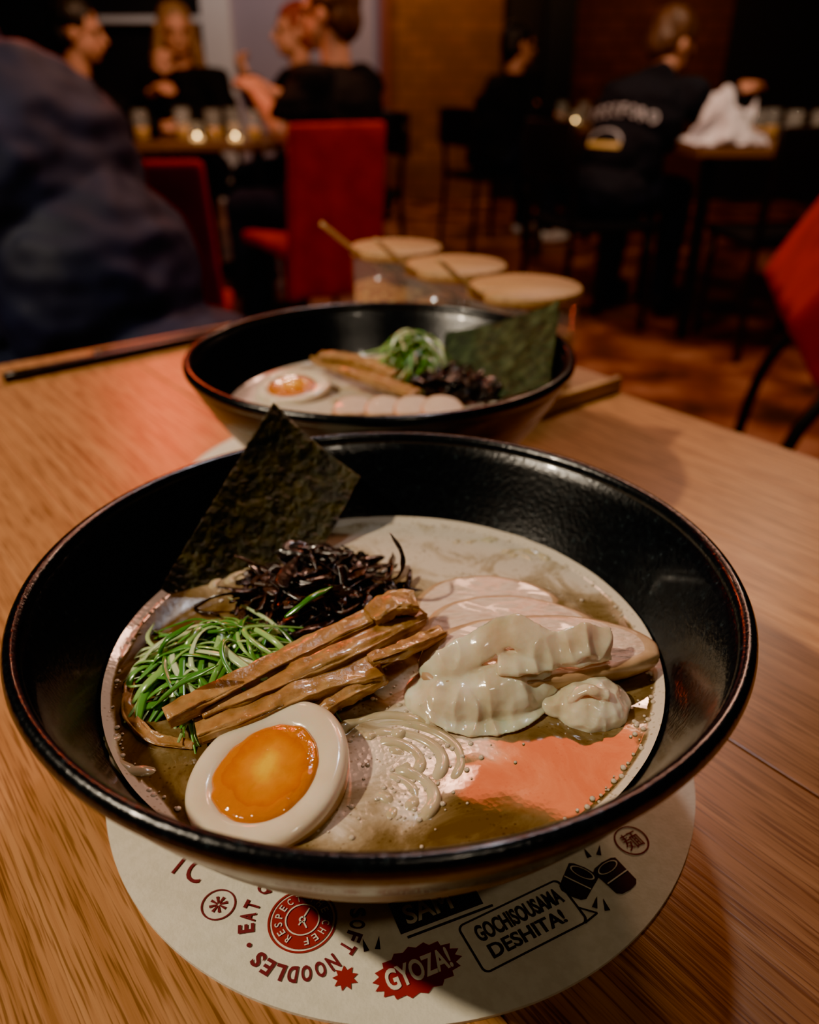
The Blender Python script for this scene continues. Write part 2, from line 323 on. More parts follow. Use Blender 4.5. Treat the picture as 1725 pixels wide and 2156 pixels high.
def ringpoly(bm, r0, r1, M4, n=64):
    I = [bm.verts.new(M4@V((r0*math.cos(2*math.pi*k/n), r0*math.sin(2*math.pi*k/n),0))) for k in range(n)]
    O = [bm.verts.new(M4@V((r1*math.cos(2*math.pi*k/n), r1*math.sin(2*math.pi*k/n),0))) for k in range(n)]
    for k in range(n): bm.faces.new((I[k], O[k], O[(k+1)%n], I[(k+1)%n]))
def burst(n, r0, r1, ax=1, ay=1): return [((r1 if k%2 else r0)*ax*math.cos(math.pi*k/n), (r1 if k%2 else r0)*ay*math.sin(math.pi*k/n)) for k in range(2*n)]
def pm(px,py,z=.0002,ang=0):
    return basis(onZ(px,py,MZ), V((math.cos(ang),math.sin(ang),0)), MZ+z)
def ringtext(bm, s, c, r, h, a0, total, z, bold=.01, wf=.62):
    p = onZ(*c, MZ); wt = {'I':.5,'•':.8,' ':.55,'Q':1.05,'O':1.05}; tot = sum(wt.get(ch,1) for ch in s); acc = 0
    for ch in s:
        w_ = wt.get(ch,1); a = a0-total*(acc+w_/2)/tot; acc += w_
        if ch == ' ': continue
        q = p+V((math.cos(a)*r, math.sin(a)*r,0)); e = V((math.sin(a),-math.cos(a),0))
        if ch == '•': poly(bm, [(.0007*math.cos(k*.524), .0007*math.sin(k*.524)) for k in range(12)], basis(q, e, MZ+z)); continue
        addtext(bm, ch, basis(q, e, MZ+z), h*.22 if ch == 'I' else h*wf, h, bold)
clock = (637,1938)
b = bmesh.new(); ringtext(b, 'EAT QUICK AVOID SOFT NOODLES • ', clock, .0160, .0046, math.radians(196), 2*math.pi, .0003, bold=.035, wf=.60); put('printed_ring_lettering', b, M['dark_ink'], mat1, smooth=False)
b = bmesh.new(); poly(b, [(.0088*math.cos(k*math.pi/24), .0088*math.sin(k*math.pi/24)) for k in range(48)], pm(*clock)); ringpoly(b, .0094,.0100, pm(*clock)); put('printed_clock', b, M['red_ink'], mat1, smooth=False)
b = bmesh.new(); ringtext(b, 'RESPECT THE CHEF  ', clock, .0069, .0022, math.radians(250), 2*math.pi, .0005, wf=.6); ringpoly(b, .0046,.0050, pm(*clock, z=.0005))
for a, l in ((65,.0040),(-115,.0020),(-60,.0030)):
    q = pm(*clock, z=.0005, ang=math.radians(a)); poly(b, [(.0006,-.00022),(l,-.00022),(l,.00022),(.0006,.00022)], q)
ringpoly(b, .0005,.0010, pm(*clock, z=.0005), n=16); put('printed_clock_lettering', b, M['cream_ink'], mat1, smooth=False)
b = bmesh.new(); ringpoly(b, .0046,.0051, pm(460,1905))
for k in range(8): q = pm(460,1905, ang=k*math.pi/4+.3); poly(b, [(.0004,-.0002),(.0027,-.00045),(.0027,.00045),(.0004,.0002)], q)
put('printed_asterisk', b, M['dark_ink'], mat1, smooth=False)
ga, gb = (800,2075), (955,2012)
e = onZ(*gb,MZ)-onZ(*ga,MZ); b = bmesh.new(); poly(b, burst(18,.0112,.0130,1,.54), basis(onZ(880,2042,MZ), e, MZ+.0002)); put('printed_burst', b, M['red_ink'], mat1, smooth=False)
ptext('GYOZA!', (881,2042), ga, gb, .0188, .0062, M['cream_ink'], z=.0005, bold=.03)
b = bmesh.new(); poly(b, burst(9,.0022,.0036), pm(727,2060)); put('printed_star', b, M['red_ink'], mat1, smooth=False)
ba, bb_ = (1000,1998), (1212,1893); e = onZ(*bb_,MZ)-onZ(*ba,MZ); B4 = basis(onZ(1102,1946,MZ), e, MZ+.0002)
b = bmesh.new()
def rrect(w,h,r,n=5):
    o = []
    for cx,cy,a in ((w-r,h-r,0),(-w+r,h-r,90),(-w+r,-h+r,180),(w-r,-h+r,270)):
        for k in range(n+1): t_ = math.radians(a+90*k/n); o.append((cx+r*math.cos(t_), cy+r*math.sin(t_)))
    return o
o1, o2 = rrect(.0176,.0079,.002), rrect(.0170,.0073,.0015); n_ = len(o1)
v1 = [b.verts.new(B4@V((x,y,0))) for x,y in o1]; v2 = [b.verts.new(B4@V((x,y,0))) for x,y in o2]
for k in range(n_): b.faces.new((v1[k], v1[(k+1)%n_], v2[(k+1)%n_], v2[k]))
for p0, p1 in (((.0174,-.0030),(.0212,-.0068)),((.0212,-.0068),(.0160,-.0077))):
    d = V((p1[0]-p0[0],p1[1]-p0[1],0)).normalized()*.0003; nx = V((-d.y,d.x,0)); poly(b, [(p0[0]+nx.x,p0[1]+nx.y),(p0[0]-nx.x,p0[1]-nx.y),(p1[0]-nx.x,p1[1]-nx.y),(p1[0]+nx.x,p1[1]+nx.y)], B4)
put('printed_speech_bubble', b, M['brown_ink'], mat1, smooth=False)
ptext('GOCHISOUSAMA', (1094,1926), ba, bb_, .0290, .0052, M['brown_ink'], bold=.03)
ptext('DESHITA!', (1112,1966), ba, bb_, .0250, .0044, M['brown_ink'], bold=.025)
e = onZ(1040,1900,MZ)-onZ(860,1968,MZ); b = bmesh.new(); q = basis(onZ(900,1915,MZ), e, MZ+.0002); poly(b, [(-.010,-.0045),(.016,-.0045),(.016,.006),(-.010,.006)], q)
put('printed_banner', b, M['brown_ink'], mat1, smooth=False)
b = bmesh.new(); q = basis(onZ(950,1940,MZ), e, MZ+.0002); poly(b, [(-.0135,-.0004),(.0135,-.0004),(.0135,.0004),(-.0135,.0004)], q); put('printed_underline', b, M['brown_ink'], mat1, smooth=False)
ptext('SAM', (900,1913), (860,1968), (1040,1900), .0145, .0062, M['cream_ink'], z=.0005, bold=.02)
for cx, cy, an in ((1218,1856,-.55),(1296,1844,.6)):
    b = bmesh.new(); q = pm(cx,cy,ang=an); poly(b, [(-.0042,-.0045),(-.003,-.0056),(0,-.006),(.003,-.0056),(.0042,-.0045),(.0048,.0045),(.0035,.0052),(0,.0056),(-.0035,.0052),(-.0048,.0045)], q); put('printed_cup', b, M['brown_ink'], mat1, smooth=False)
    q = pm(cx,cy,z=.0005,ang=an); b = bmesh.new(); ringpoly(b, .0034,.0039, basis(onZ(cx,cy,MZ)+V((-.0032*math.sin(an),.0032*math.cos(an),0)), V((math.cos(an),math.sin(an),0)), MZ+.0005) @ Matrix.Diagonal((1,.42,1,1)), n=32)
    poly(b, [(-.0043,-.0010),(.0043,-.0010),(.0043,-.0006),(-.0043,-.0006)], q); put('printed_cup_outline', b, M['cream_ink'], mat1, smooth=False)
for cx, cy, an in ((1255,1900,1.2),(1275,1905,1.7),(1235,1795,1.9),(1262,1790,1.3),(768,1990,1.9),(797,1985,1.5)):
    b = bmesh.new(); q = pm(cx,cy,ang=an); poly(b, [(-.0020,-.0008),(.0020,0),(-.0020,.0008)], q); put('printed_ray', b, M['brown_ink'], mat1, smooth=False)
b = bmesh.new(); ringpoly(b, .0050,.0055, pm(1330,1770)); addtext(b, '麺', pm(1330,1770,ang=.5), .0062,.0062, 0); put('printed_kanji', b, M['dark_ink'], mat1, smooth=False)
ptext('TC', (400,1824), (380,1815), (430,1837), .012,.0090, M['dark_ink'], bold=0)

# ------------------------------------------------------------------ bowls
B1 = V((-.008,.212,T+.0012)); B2 = V((-.0165,.4446,T+.0012)); SZ = T+.0492; SR = .0888
def bowl(c, label, outer):
    t = thing('ramen_bowl', label, 'bowl', c)
    b = bmesh.new()
    prof = [(.0480,.006),(.052,.0085),(.064,.017),(.080,.031),(.0930,.048),(.1005,.0605),(.1055,.0700),(.1078,.0755),(.1068,.0790),(.1046,.0775),(.1022,.0730),(.0968,.063),(.0890,.048),(.0750,.031),(.055,.017),(.025,.012),(0,.0115)]
    mi = [0]*5+[1]*11; lathe(b, prof, n=192, mi=mi); put('body', b, [outer, M['black_glaze']], t)
    b = bmesh.new(); rr = []
    for k in range(15):
        a = 2*math.pi*k/14; rr.append((.1069+.0026*math.cos(a), .0779+.0033*math.sin(a)))
    lathe(b, rr, n=192, rf=lambda a: 1+.0015*noise.noise(V((math.cos(a)*3,math.sin(a)*3,c[1]*9)))); put('rim', b, M['black_glaze'], t)
    b = bmesh.new(); lathe(b, [(.044,.009),(.0435,.001),(.0445,0),(.0500,0),(.0510,.001),(.0520,.0085)], n=128); put('foot_ring', b, outer, t)
    return t
bowl(B1, 'nearer black ramen bowl with speckled stone outside, on the printed placemat', M['stone_glaze'])
bowl(B2, 'farther black ramen bowl with bronze banded outside, in front of the jars', M['bronze_glaze'])
def broth(c, blobs, label, base=0, top=.62):
    b = bmesh.new(); n = 220; nr = 90; lay = b.verts.layers.float.new('foam'); rings = [[b.verts.new((c.x,c.y,SZ))]]
    for i in range(1, nr+1):
        r = SR*i/nr; rings.append([b.verts.new((c.x+r*math.cos(2*math.pi*k/n), c.y+r*math.sin(2*math.pi*k/n), SZ)) for k in range(n)])
    W = [(onZ(px,py,SZ), r, w) for px,py,r,w in blobs]
    for v in b.verts:
        f = base
        for p, r, w in W:
            d2 = (v.co.x-p.x)**2+(v.co.y-p.y)**2; f += w*math.exp(-d2/(r*r))
        rr = math.hypot(v.co.x-c.x, v.co.y-c.y)/SR; ed = .965+.030*noise.noise(v.co*70)
        f = max(0, min(top, f))
        if rr > ed: f = max(f, .70*min(1,(rr-ed)/.010))
        v[lay] = f; v.co.z += .0007*max(0,f-.3)*(1+noise.noise(v.co*90)); v.co.z += .0015*max(0,rr-.97)/.03
    for i in range(nr):
        a, q = rings[i], rings[i+1]
        for k in range(n):
            k2 = (k+1)%n
            if len(a) == 1: b.faces.new((a[0], q[k], q[k2]))
            else: b.faces.new((a[k], q[k], q[k2], a[k2]))
    o = put('ramen_broth', b, M['broth'], off=c); tag(o, label, 'broth', kind='stuff'); return o
FB = [(850,1130,.030,.42),(1050,1140,.028,.40),(680,1160,.02,.3),(1250,1215,.018,.42),(1345,1290,.008,.4),(800,1550,.013,.40),(770,1650,.012,.40),(890,1490,.011,.44),(880,1620,.009,.38),
           (710,1745,.008,.4),(480,1215,.010,.25),(990,1570,.008,.46),(1000,1220,.026,.32),(650,1470,.012,.3),(870,1420,.012,.3),(1350,1530,.006,.2),(860,1700,.007,.34)]
broth(B1, FB, 'brown broth with cream foam filling the nearer bowl', base=.04, top=.50)
broth(B2, [(700,870,.05,.3),(900,870,.05,.3),(1080,800,.05,.3),(600,840,.04,.2),(850,760,.05,.3)], 'milky cream broth filling the farther bowl', base=.32)
rnd = random.Random(21); b = bmesh.new()
for i in range(620):
    px, py, r, w_ = rnd.choice(FB); p = onZ(px,py,SZ+.0002)+V((rnd.gauss(0,r*.8), rnd.gauss(0,r*.8),0))
    if rnd.random() < .45: a = rnd.random()*6.283; q = SR*rnd.uniform(.945,.985); p = V((B1.x+q*math.cos(a), B1.y+q*math.sin(a), SZ+.0003))
    if math.hypot(p.x-B1.x,p.y-B1.y) > SR*.985: continue
    s_ = rnd.choice((.0003,.0004,.0005,.0008)); ell(b, p, (s_,s_,s_*.6), sub=2)
o = put('foam_bubbles', b, mat('bubble', (.6,.5,.36), rough=.08, coat=1), off=V((B1.x,B1.y,SZ))); tag(o, 'tiny foam bubbles scattered over the broth of the nearer bowl', 'foam', kind='stuff')

# ------------------------------------------------------------------ eggs
def egg(px, py, Z, nrm, ax, label, s=1.0):
    n = V(nrm).normalized(); a = V((ax[0],ax[1],0)); a = (a-n*a.dot(n)).normalized(); c = n.cross(a)
    t = thing('egg_half', label, 'egg'); t.matrix_world = Matrix.Translation(onZ(px,py,Z)) @ Matrix((a,c,n)).transposed().to_4x4()
    ns = 96
    def R(k): q = 2*math.pi*k/ns; return V((.0245*math.cos(q)*s, .0215*math.sin(q)*(1-.07*math.cos(q))*s, 0))
    def shell(rings, name, m, par, jag=0):
        b = bmesh.new(); rs = []
        for sc, z, ox in rings:
            if sc == 0: rs.append([b.verts.new((ox,0,z))]); continue
            rs.append([b.verts.new(R(k)*sc*(1+jag*noise.noise(R(k)*160))+V((ox,0,z+(jag*.006*noise.noise(R(k)*sc*260))))) for k in range(ns)])
        for i in range(len(rs)-1):
            p, q = rs[i], rs[i+1]
            for k in range(ns):
                k2 = (k+1)%ns
                if len(q) == 1: b.faces.new((p[k],p[k2],q[0]))
                else: b.faces.new((p[k],p[k2],q[k2],q[k]))
        return put(name, b, m, par)
    dome = [(math.cos(math.radians(f)), -.0195*s*math.sin(math.radians(f))-.0022, 0) for f in (0,8,18,30,42,54,66,78)]+[(0,-.0217*s,0)]
    shell(dome, 'egg_skin', M['egg_skin'], t)
    shell([(1,-.0023,0),(.999,-.0015,0),(.99,-.0007,0),(.97,0,0),(.93,.0006,0),(.86,.0009,0),(.76,.0008,0),(.69,.0004,-.0008),(.64,-.0003,-.001),(.58,-.002,-.001),(0,-.0022,-.001)], 'egg_white', M['egg_white'], t)
    shell([(.665,-.0006,-.001),(.65,.0002,-.001),(.61,.0008,-.001),(.5,.0010,-.001),(.38,.0009,-.001),(.25,.0011,-.001),(.12,.0014,-.001),(0,.0015,-.001)], 'yolk', M['yolk'], t, jag=.04)
    return t
egg(566,1616,.8040, (-.13,-.12,.98), (.42,.90), 'halved boiled egg with jammy orange yolk in the nearer bowl', .98)
egg(618,812,.8045, (-.05,-.18,.97), (1,.1), 'halved boiled egg with orange yolk in the farther bowl', .92)

# ------------------------------------------------------------------ menma
def strip(pts, w, t, label, grp, seed):
    b = bmesh.new(); P = [onZ(x,y,z) for x,y,z in pts]; c = sum(P, V())/len(P)
    sweep(b, P, w, t, n=60, seg=28, amp=.0012, sq=6, ends=(.88,.88), seed=seed, twist=.2)
    for v in b.verts: v.co += V((0,0,1))*.0004*noise.noise(v.co*300)
    o = put('bamboo_shoot', b, M['menma'], off=c); tag(o, label, 'bamboo shoot', grp)
G1 = 'bamboo shoot strips in the nearer bowl'
strip([(350,1512,.806),(500,1440,.809),(680,1350,.811),(850,1275,.812)], .0034,.0022, 'longest brown bamboo shoot strip, lying against the green scallions', G1, 1)
strip([(425,1500,.805),(560,1448,.808),(740,1370,.811),(890,1296,.810)], .0036,.0020, 'brown bamboo shoot strip second from the scallions', G1, 2)
strip([(415,1538,.803),(540,1490,.806),(660,1440,.808),(800,1405,.808)], .0054,.0020, 'broad grooved bamboo shoot strip nearest the egg', G1, 3)
strip([(780,1392,.813),(850,1366,.813),(932,1330,.811)], .0022,.0014, 'short thin bamboo shoot piece pointing at the chicken', G1, 4)
strip([(780,1300,.814),(830,1270,.816),(875,1268,.815)], .0046,.0020, 'stubby bamboo shoot end on top of the strips', G1, 5)
strip([(660,1488,.803),(720,1452,.806),(800,1415,.806)], .0050,.0020, 'wide folded bamboo shoot piece above the noodles', G1, 6)
strip([(275,1440,.801),(272,1500,.800),(320,1555,.7995),(410,1572,.799)], .0017,.0012, 'thin curved bamboo shoot half sunk at the left bowl wall', G1, 7)
G2 = 'bamboo shoot strips in the farther bowl'
strip([(665,755,.808),(760,790,.812),(875,832,.812)], .0048,.0024, 'light brown bamboo shoot strip slanting to the chicken in the farther bowl', G2, 8)
strip([(675,748,.815),(740,756,.816),(830,790,.815)], .0036,.0020, 'brown bamboo shoot strip lying on top in the farther bowl', G2, 9)
strip([(720,760,.806),(800,765,.808),(860,790,.808)], .0036,.0020, 'bamboo shoot strip behind the others beside the farther scallions', G2, 10)

# ------------------------------------------------------------------ scallions and wood ear
def heap(name, cpx, Zc, rx, ry, hz, count, m, label, cat, bc, kind='scallion', seed=1, extra=None, ws=(.0005,.0016)):
    rnd = random.Random(seed); c = onZ(cpx[0], cpx[1], Zc); b = bmesh.new()
    def inside(pts):
        for q in pts:
            q.z = max(q.z, SZ-.0015); d = V((q.x-bc.x,q.y-bc.y,0)); lim = .083+max(0,q.z-SZ)*.4
            if d.length > lim: d = d.normalized()*lim; q.x = bc.x+d.x; q.y = bc.y+d.y
        return pts
    for i in range(count):
        r = math.sqrt(rnd.random()); a = rnd.random()*2*math.pi
        p = V((c.x+rx*r*math.cos(a), c.y+ry*r*math.sin(a), 0)); h = SZ+.001+hz*(1-r*r)*(.55+.45*rnd.random())
        if kind == 'scallion':
            d = rnd.gauss(.5, .8)
            L = rnd.uniform(.009,.019); bend = rnd.gauss(0,.015); dv = V((math.cos(d),math.sin(d),0)); sv = V((-dv.y,dv.x,0))
            pts = [p-dv*L+sv*bend+V((0,0,h-.007*rnd.random()-.004)), p-dv*L*.5+sv*bend*.15+V((0,0,h+.001)), p+dv*L*.4-sv*bend*.1+V((0,0,h+.003*rnd.random())), p+dv*L*.9+sv*bend*rnd.uniform(.3,1.3)+V((0,0,h-.008*rnd.random()-.003))]
            w = rnd.uniform(*ws); sweep(b, inside(pts), w, .0003, n=20, seg=6, twist=rnd.uniform(-1.2,1.2), ends=(.25,.25))
        else:
            pts = [p+V((rnd.gauss(0,.007),rnd.gauss(0,.007),h+rnd.gauss(0,.0025))) for _ in range(4)]
            sweep(b, inside(pts), rnd.uniform(.0006,.0027), .00045, n=22, seg=8, twist=rnd.uniform(-4,4), amp=.0014, ends=(.4,.4), seed=i)
    for e_ in (extra or []): sweep(b, e_[0], e_[1], e_[1]*.5, n=24, seg=8, ends=(.5,.3), amp=.0004)
    o = put(name, b, m, off=V((c.x,c.y,SZ))); tag(o, label, cat, kind='stuff')
heap('scallion_shreds', (475,1385), .805, .0245,.017,.014, 135, M['scallion'], 'heap of bright green shredded scallion in the nearer bowl', 'scallion', B1, seed=3,
     extra=[([onZ(600,1300,.818), onZ(650,1262,.822), onZ(700,1235,.822)], .0012),([onZ(320,1490,.802), onZ(380,1440,.812), onZ(460,1400,.818)], .0014),([onZ(330,1390,.805), onZ(350,1350,.812), onZ(410,1310,.815)], .0012)])
heap('wood_ear_mushroom', (665,1232), .804, .027,.020,.010, 105, M['wood_ear'], 'dark shredded wood ear mushroom heap in the nearer bowl', 'mushroom', B1, kind='ear', seed=5,
     extra=[([onZ(790,1222,.806), onZ(838,1215,.812), onZ(848,1170,.820), onZ(822,1122,.826)], .0009)])
heap('scallion_shreds', (868,762), .812, .015,.012,.036, 130, M['scallion'], 'tall curl of green shredded scallion in the farther bowl', 'scallion', B2, seed=8, ws=(.0005,.0012))
heap('wood_ear_mushroom', (950,806), .806, .023,.016,.013, 90, M['wood_ear'], 'dark shredded wood ear mushroom heap in the farther bowl', 'mushroom', B2, kind='ear', seed=9)
def noodles(cpts, label, seed):
    rnd = random.Random(seed); b = bmesh.new()
    for (px,py,r,n,a0,da) in cpts:
        c = onZ(px,py,SZ)
        for i in range(n):
            rr = r+(.0036*i)+rnd.uniform(-.0006,.0006); cc = c+V((rnd.gauss(0,.0015),rnd.gauss(0,.0015),0)); q = 6; s_ = rnd.uniform(-.25,.25); zz = rnd.uniform(-.0011,-.0003)
            pts = [cc+V((rr*1.15*math.cos(a0+s_+da*t_/q), rr*.8*math.sin(a0+s_+da*t_/q), zz+rnd.gauss(0,.0003)-(.0026 if t_ in (0,q) else 0))) for t_ in range(q+1)]
            sweep(b, pts, .0019,.0013, n=56, seg=12)
    o = put('noodles', b, M['noodle'], off=onZ(cpts[0][0],cpts[0][1],SZ)); tag(o, label, 'noodles', kind='stuff')
noodles([(790,1610,.007,4,-.9,2.6),(820,1560,.006,3,.4,2.6),(780,1690,.006,3,-.8,2.4),(1090,1180,.005,2,-.6,3.0),(1010,1150,.005,2,.2,2.8),(320,1570,.010,2,2.4,2.6),(560,1225,.008,3,1.,2.6)], 'pale thin noodles breaking through the foam of the nearer bowl', 4)
noodles([(720,830,.010,3,.2,2.6),(760,860,.012,3,.5,2.2)], 'pale noodles just under the surface of the farther bowl', 6)

# ------------------------------------------------------------------ chicken
def chicken(a, bb, Z, wd, label, grp, tilt=.25, seed=0, thick=.0035, bow=0):
    A = onZ(*a, Z); B_ = onZ(*bb, Z); c = (A+B_)/2; L = (B_-A).length/2; ang = math.atan2(B_.y-A.y, B_.x-A.x)
    b = bmesh.new(); n = 96
    def out(k, s):
        q = 2*math.pi*k/n; ca, sa = math.cos(q), math.sin(q)
        r = 1+.05*noise.noise(V((ca*1.6,sa*1.6,seed*3.1)))+.010*noise.noise(V((ca*5,sa*5,seed)))
        return math.copysign(abs(ca)**.85, ca)*L*s*r, math.copysign(abs(sa)**.9, sa)*wd*s*r*(1-.25*ca)
    rings = []; prof = [(0,-thick)]+[(s,-thick) for s in (.5,.93)]+[(.985,-thick*.9),(1.0,-thick*.6),(.998,-thick*.30),(.985,-thick*.10),(.96,-thick*.03)]+[(.93,0),(.895,.0001),(.86,.0001),(.66,.0001),(.52,.0002),(.38,.0003),(.24,.0003),(.12,.0003),(0,.0003)]
    for s, z in prof:
        if s == 0: rings.append([b.verts.new((0,0,z))]); continue
        ring = []
        for k in range(n):
            x, y = out(k, s); ring.append(b.verts.new((x,y-bow*(x/L)**2,z+.0003*noise.noise(V((x*90,y*160,seed)))+.0002*noise.noise(V((x*260,y*400,seed)))-.0022*(x/L)**2)))
        rings.append(ring)
    for i in range(len(rings)-1):
        p, q = rings[i], rings[i+1]
        for k in range(n):
            k2 = (k+1)%n
            if len(p) == 1: f = b.faces.new((p[0],q[k2],q[k]))
            elif len(q) == 1: f = b.faces.new((p[k],p[k2],q[0]))
            else: f = b.faces.new((p[k],p[k2],q[k2],q[k]))
            f.material_index = 1 if 2 <= i <= 9 else 0
    b.transform(Matrix.Rotation(ang,4,'Z') @ Matrix.Rotation(tilt,4,'X'))
    o = put('chicken_slice', b, [M['chicken'], M['chicken_edge']]); o.location = c; tag(o, label, 'chicken slice', grp)
K1 = 'chicken breast slices in the nearer bowl'; K2 = 'chicken breast slices in the farther bowl'
chicken((835,1222),(1090,1210), .7975, .0120, 'rearmost chicken slice, at the far side of the fan in the nearer bowl', K1, tilt=.12, seed=1, thick=.0045, bow=.004)
chicken((862,1266),(1185,1246), .8015, .0122, 'chicken slice second from the back in the nearer bowl', K1, tilt=.14, seed=2, thick=.0045, bow=.004)
chicken((880,1314),(1262,1294), .8055, .0126, 'chicken slice just behind the front one in the nearer bowl', K1, tilt=.14, seed=3, thick=.0048, bow=.004)
chicken((885,1378),(1390,1338), .8102, .0150, 'largest front chicken slice with browned edge, behind the dumpling', K1, tilt=.10, seed=4, thick=.0060, bow=.002)
for i, (x, nm) in enumerate(((745,'leftmost chicken slice at the near rim of the farther bowl'),(812,'second chicken slice from the left in the farther bowl'),(872,'third chicken slice from the left in the farther bowl'),(930,'rightmost chicken slice below the mushroom in the farther bowl'))):
    chicken((x-46,850),(x+50,853), .8085+.0018*i, .013, nm, K2, tilt=.05, seed=10+i)

# ------------------------------------------------------------------ wontons
b = bmesh.new()
ell(b, onZ(965,1472,.798), (.0170,.0145,.0105)); ell(b, onZ(1040,1452,.800), (.0180,.0135,.0115)); ell(b, onZ(1100,1424,.803), (.0145,.0105,.0100)); ell(b, onZ(1175,1400,.805), (.0120,.0070,.0050))
sweep(b, [onZ(896,1440,.804),onZ(940,1402,.810),onZ(1000,1364,.815),onZ(1070,1327,.8200),onZ(1130,1352,.8175),onZ(1180,1364,.8160),onZ(1235,1346,.8175),onZ(1285,1357,.8140)], .0054,.0011, n=90, seg=14, up=(0,-.62,.78))
sweep(b, [onZ(1050,1392,.8130),onZ(1110,1392,.8135),onZ(1170,1382,.8130),onZ(1225,1374,.8135),onZ(1280,1367,.8115)], .0045,.0011, n=60, seg=14, up=(0,-.4,.9))
sweep(b, [onZ(900,1470,.804),onZ(935,1512,.801),onZ(1000,1532,.8000),onZ(1080,1520,.8000),onZ(1130,1485,.8005)], .0040,.0008, n=60, seg=12)
o = blob('wonton_dumpling', b, .00045, M['wonton'], amp=.0013, fr=78, it=6, off=onZ(1050,1430,.80), fold=(1.6,.8,.8), ridge=.55); tag(o, 'large folded wonton dumpling with frilled wrapper, in front of the chicken', 'dumpling')
b = bmesh.new(); ell(b, onZ(1240,1488,.799), (.0118,.0110,.0088)); ell(b, onZ(1285,1482,.799), (.006,.006,.006)); ell(b, onZ(1200,1458,.802),(.006,.005,.004)); ell(b, onZ(1175,1482,.800),(.006,.006,.004))
sweep(b, [onZ(1195,1472,.805),onZ(1235,1452,.8085),onZ(1280,1464,.807)], .0020,.0010, n=20, seg=8)
o = blob('wonton_dumpling', b, .00045, M['wonton'], amp=.0011, fr=150, it=4, off=onZ(1240,1482,.80), ridge=.5); tag(o, 'small round crinkled wonton dumpling beside the right bowl wall', 'dumpling')

# ------------------------------------------------------------------ nori
def nori(A, B_, Cc, D, label, m, curl=.004):
    b = bmesh.new(); n = 60; g_ = []
    nn = (B_-A).cross(D-A).normalized()
    for i in range(n+1):
        row = []
        for j in range(n+1):
            s, t = i/n, j/n; p = A.lerp(B_,s).lerp(D.lerp(Cc,s),t)
            p = p+nn*(curl*math.sin(s*3.0+.4)*math.cos(t*1.8)+.0009*noise.noise(p*70)+.0003*noise.noise(p*300))
            if i in (0,n) or j in (0,n): p = p+(B_-A).normalized()*.0006*noise.noise(p*400)
            row.append(b.verts.new(p))
        g_.append(row)
    for i in range(n):
        for j in range(n): b.faces.new((g_[i][j],g_[i+1][j],g_[i+1][j+1],g_[i][j+1]))
    bmesh.ops.solidify(b, geom=b.faces[:], thickness=.0004)
    o = put('nori_sheet', b, m, off=A); tag(o, label, 'nori')
A = atY(578,842,.312); Bn = atY(757,1005,.300); D = onZ(322,1262,.799)
nori(A, Bn, D+(Bn-A), D, 'dark olive nori sheet leaning on the far left wall of the nearer bowl', M['nori'])
A = atY(1176,628,.480); Bn = atY(940,702,.530); D = onZ(1160,815,.815)
nori(A, Bn, D+(Bn-A), D, 'green nori sheet standing at the right side of the farther bowl', M['nori_green'], curl=-.004)

# ------------------------------------------------------------------ chopsticks, tray, jars
for pts, m, lb in ((((8,796),(458,704)), 'black_lacquer', 'black lacquered chopstick lying along the left table edge'), (((200,748),(480,692)), 'brown_lacquer', 'dark brown chopstick lying beyond the black one')):
    P = [onZ(*pts[0], T+.0042), onZ(*pts[1], T+.0042)]; b = bmesh.new(); sweep(b, P, .0042,.0040, n=10, seg=12, sq=4, ends=(1,.6))
    o = put('chopstick', b, M[m], off=(P[0]+P[1])/2); tag(o, lb, 'chopstick', 'chopsticks at the left table edge')
J = [(V((.086,.606,0)),'nearest'), (V((.0385,.688,0)),'middle'), (V((-.0125,.772,0)),'farthest')]
tr = thing('wooden_tray', 'oak tray holding the three condiment jars behind the bowls', 'tray', (.0365,.689,T), gang)
b = bmesh.new(); box(b, -.150,.150,-.048,.048,0,.009,bev=.0015); put('base', b, M['lidwood'], tr, smooth=False)
for x in (-.150,.144):
    b = bmesh.new(); box(b, x,x+.006,-.048,.048,.009,.0125,bev=.001); put('lip', b, M['lidwood'], tr, smooth=False)
for p, nm in J:
    z0 = T+.0095; R = .0415
    t = thing('condiment_jar', {'nearest':'condiment jar nearest the farther bowl, round wooden lid','middle':'middle condiment jar of the three, with round wooden lid','farthest':'condiment jar farthest back, with round wooden lid'}[nm], 'jar', (p.x,p.y,z0), 0, 'glass condiment jars with wooden lids')
    b = bmesh.new(); lathe(b, [(0,0),(R-.002,0),(R,.002),(R,.064),(R-.0018,.064),(R-.0018,.003),(0,.003)], n=64); put('glass_body', b, M['glass'], t)
    b = bmesh.new(); lathe(b, [(0,.0035),(R-.0022,.0035),(R-.0022,.036),(R*.8,.038),(R*.5,.0395),(0,.0405)], n=48); put('chili_flakes', b, M['chili'], t)
    nf = lambda a: 1-.20*math.exp(-((((a-math.radians(210)+math.pi)%(2*math.pi))-math.pi)/.12)**2)
    b = bmesh.new(); lathe(b, [(0,.0645),(R,.0645),(R+.0012,.066),(R+.0012,.0705),(R,.072),(0,.072)], n=96, rf=nf); put('lid', b, M['lidwood'], t)
    q0 = V((p.x-.0665,p.y-.024,T+.105)); q1 = V((p.x-.036,p.y-.019,T+.080)); q2 = V((p.x+.004,p.y-.006,T+.053))
    b = bmesh.new(); sweep(b, [q0,q1,q2], .0030,.0019, n=16, seg=10); ell(b, q2+V((.004,0,-.003)), (.009,.007,.003))
    o = put('wooden_spoon', b, M['lidwood'], off=q1); tag(o, 'slim wooden spoon leaning out of the %s condiment jar' % nm, 'spoon', 'wooden spoons in the jars')

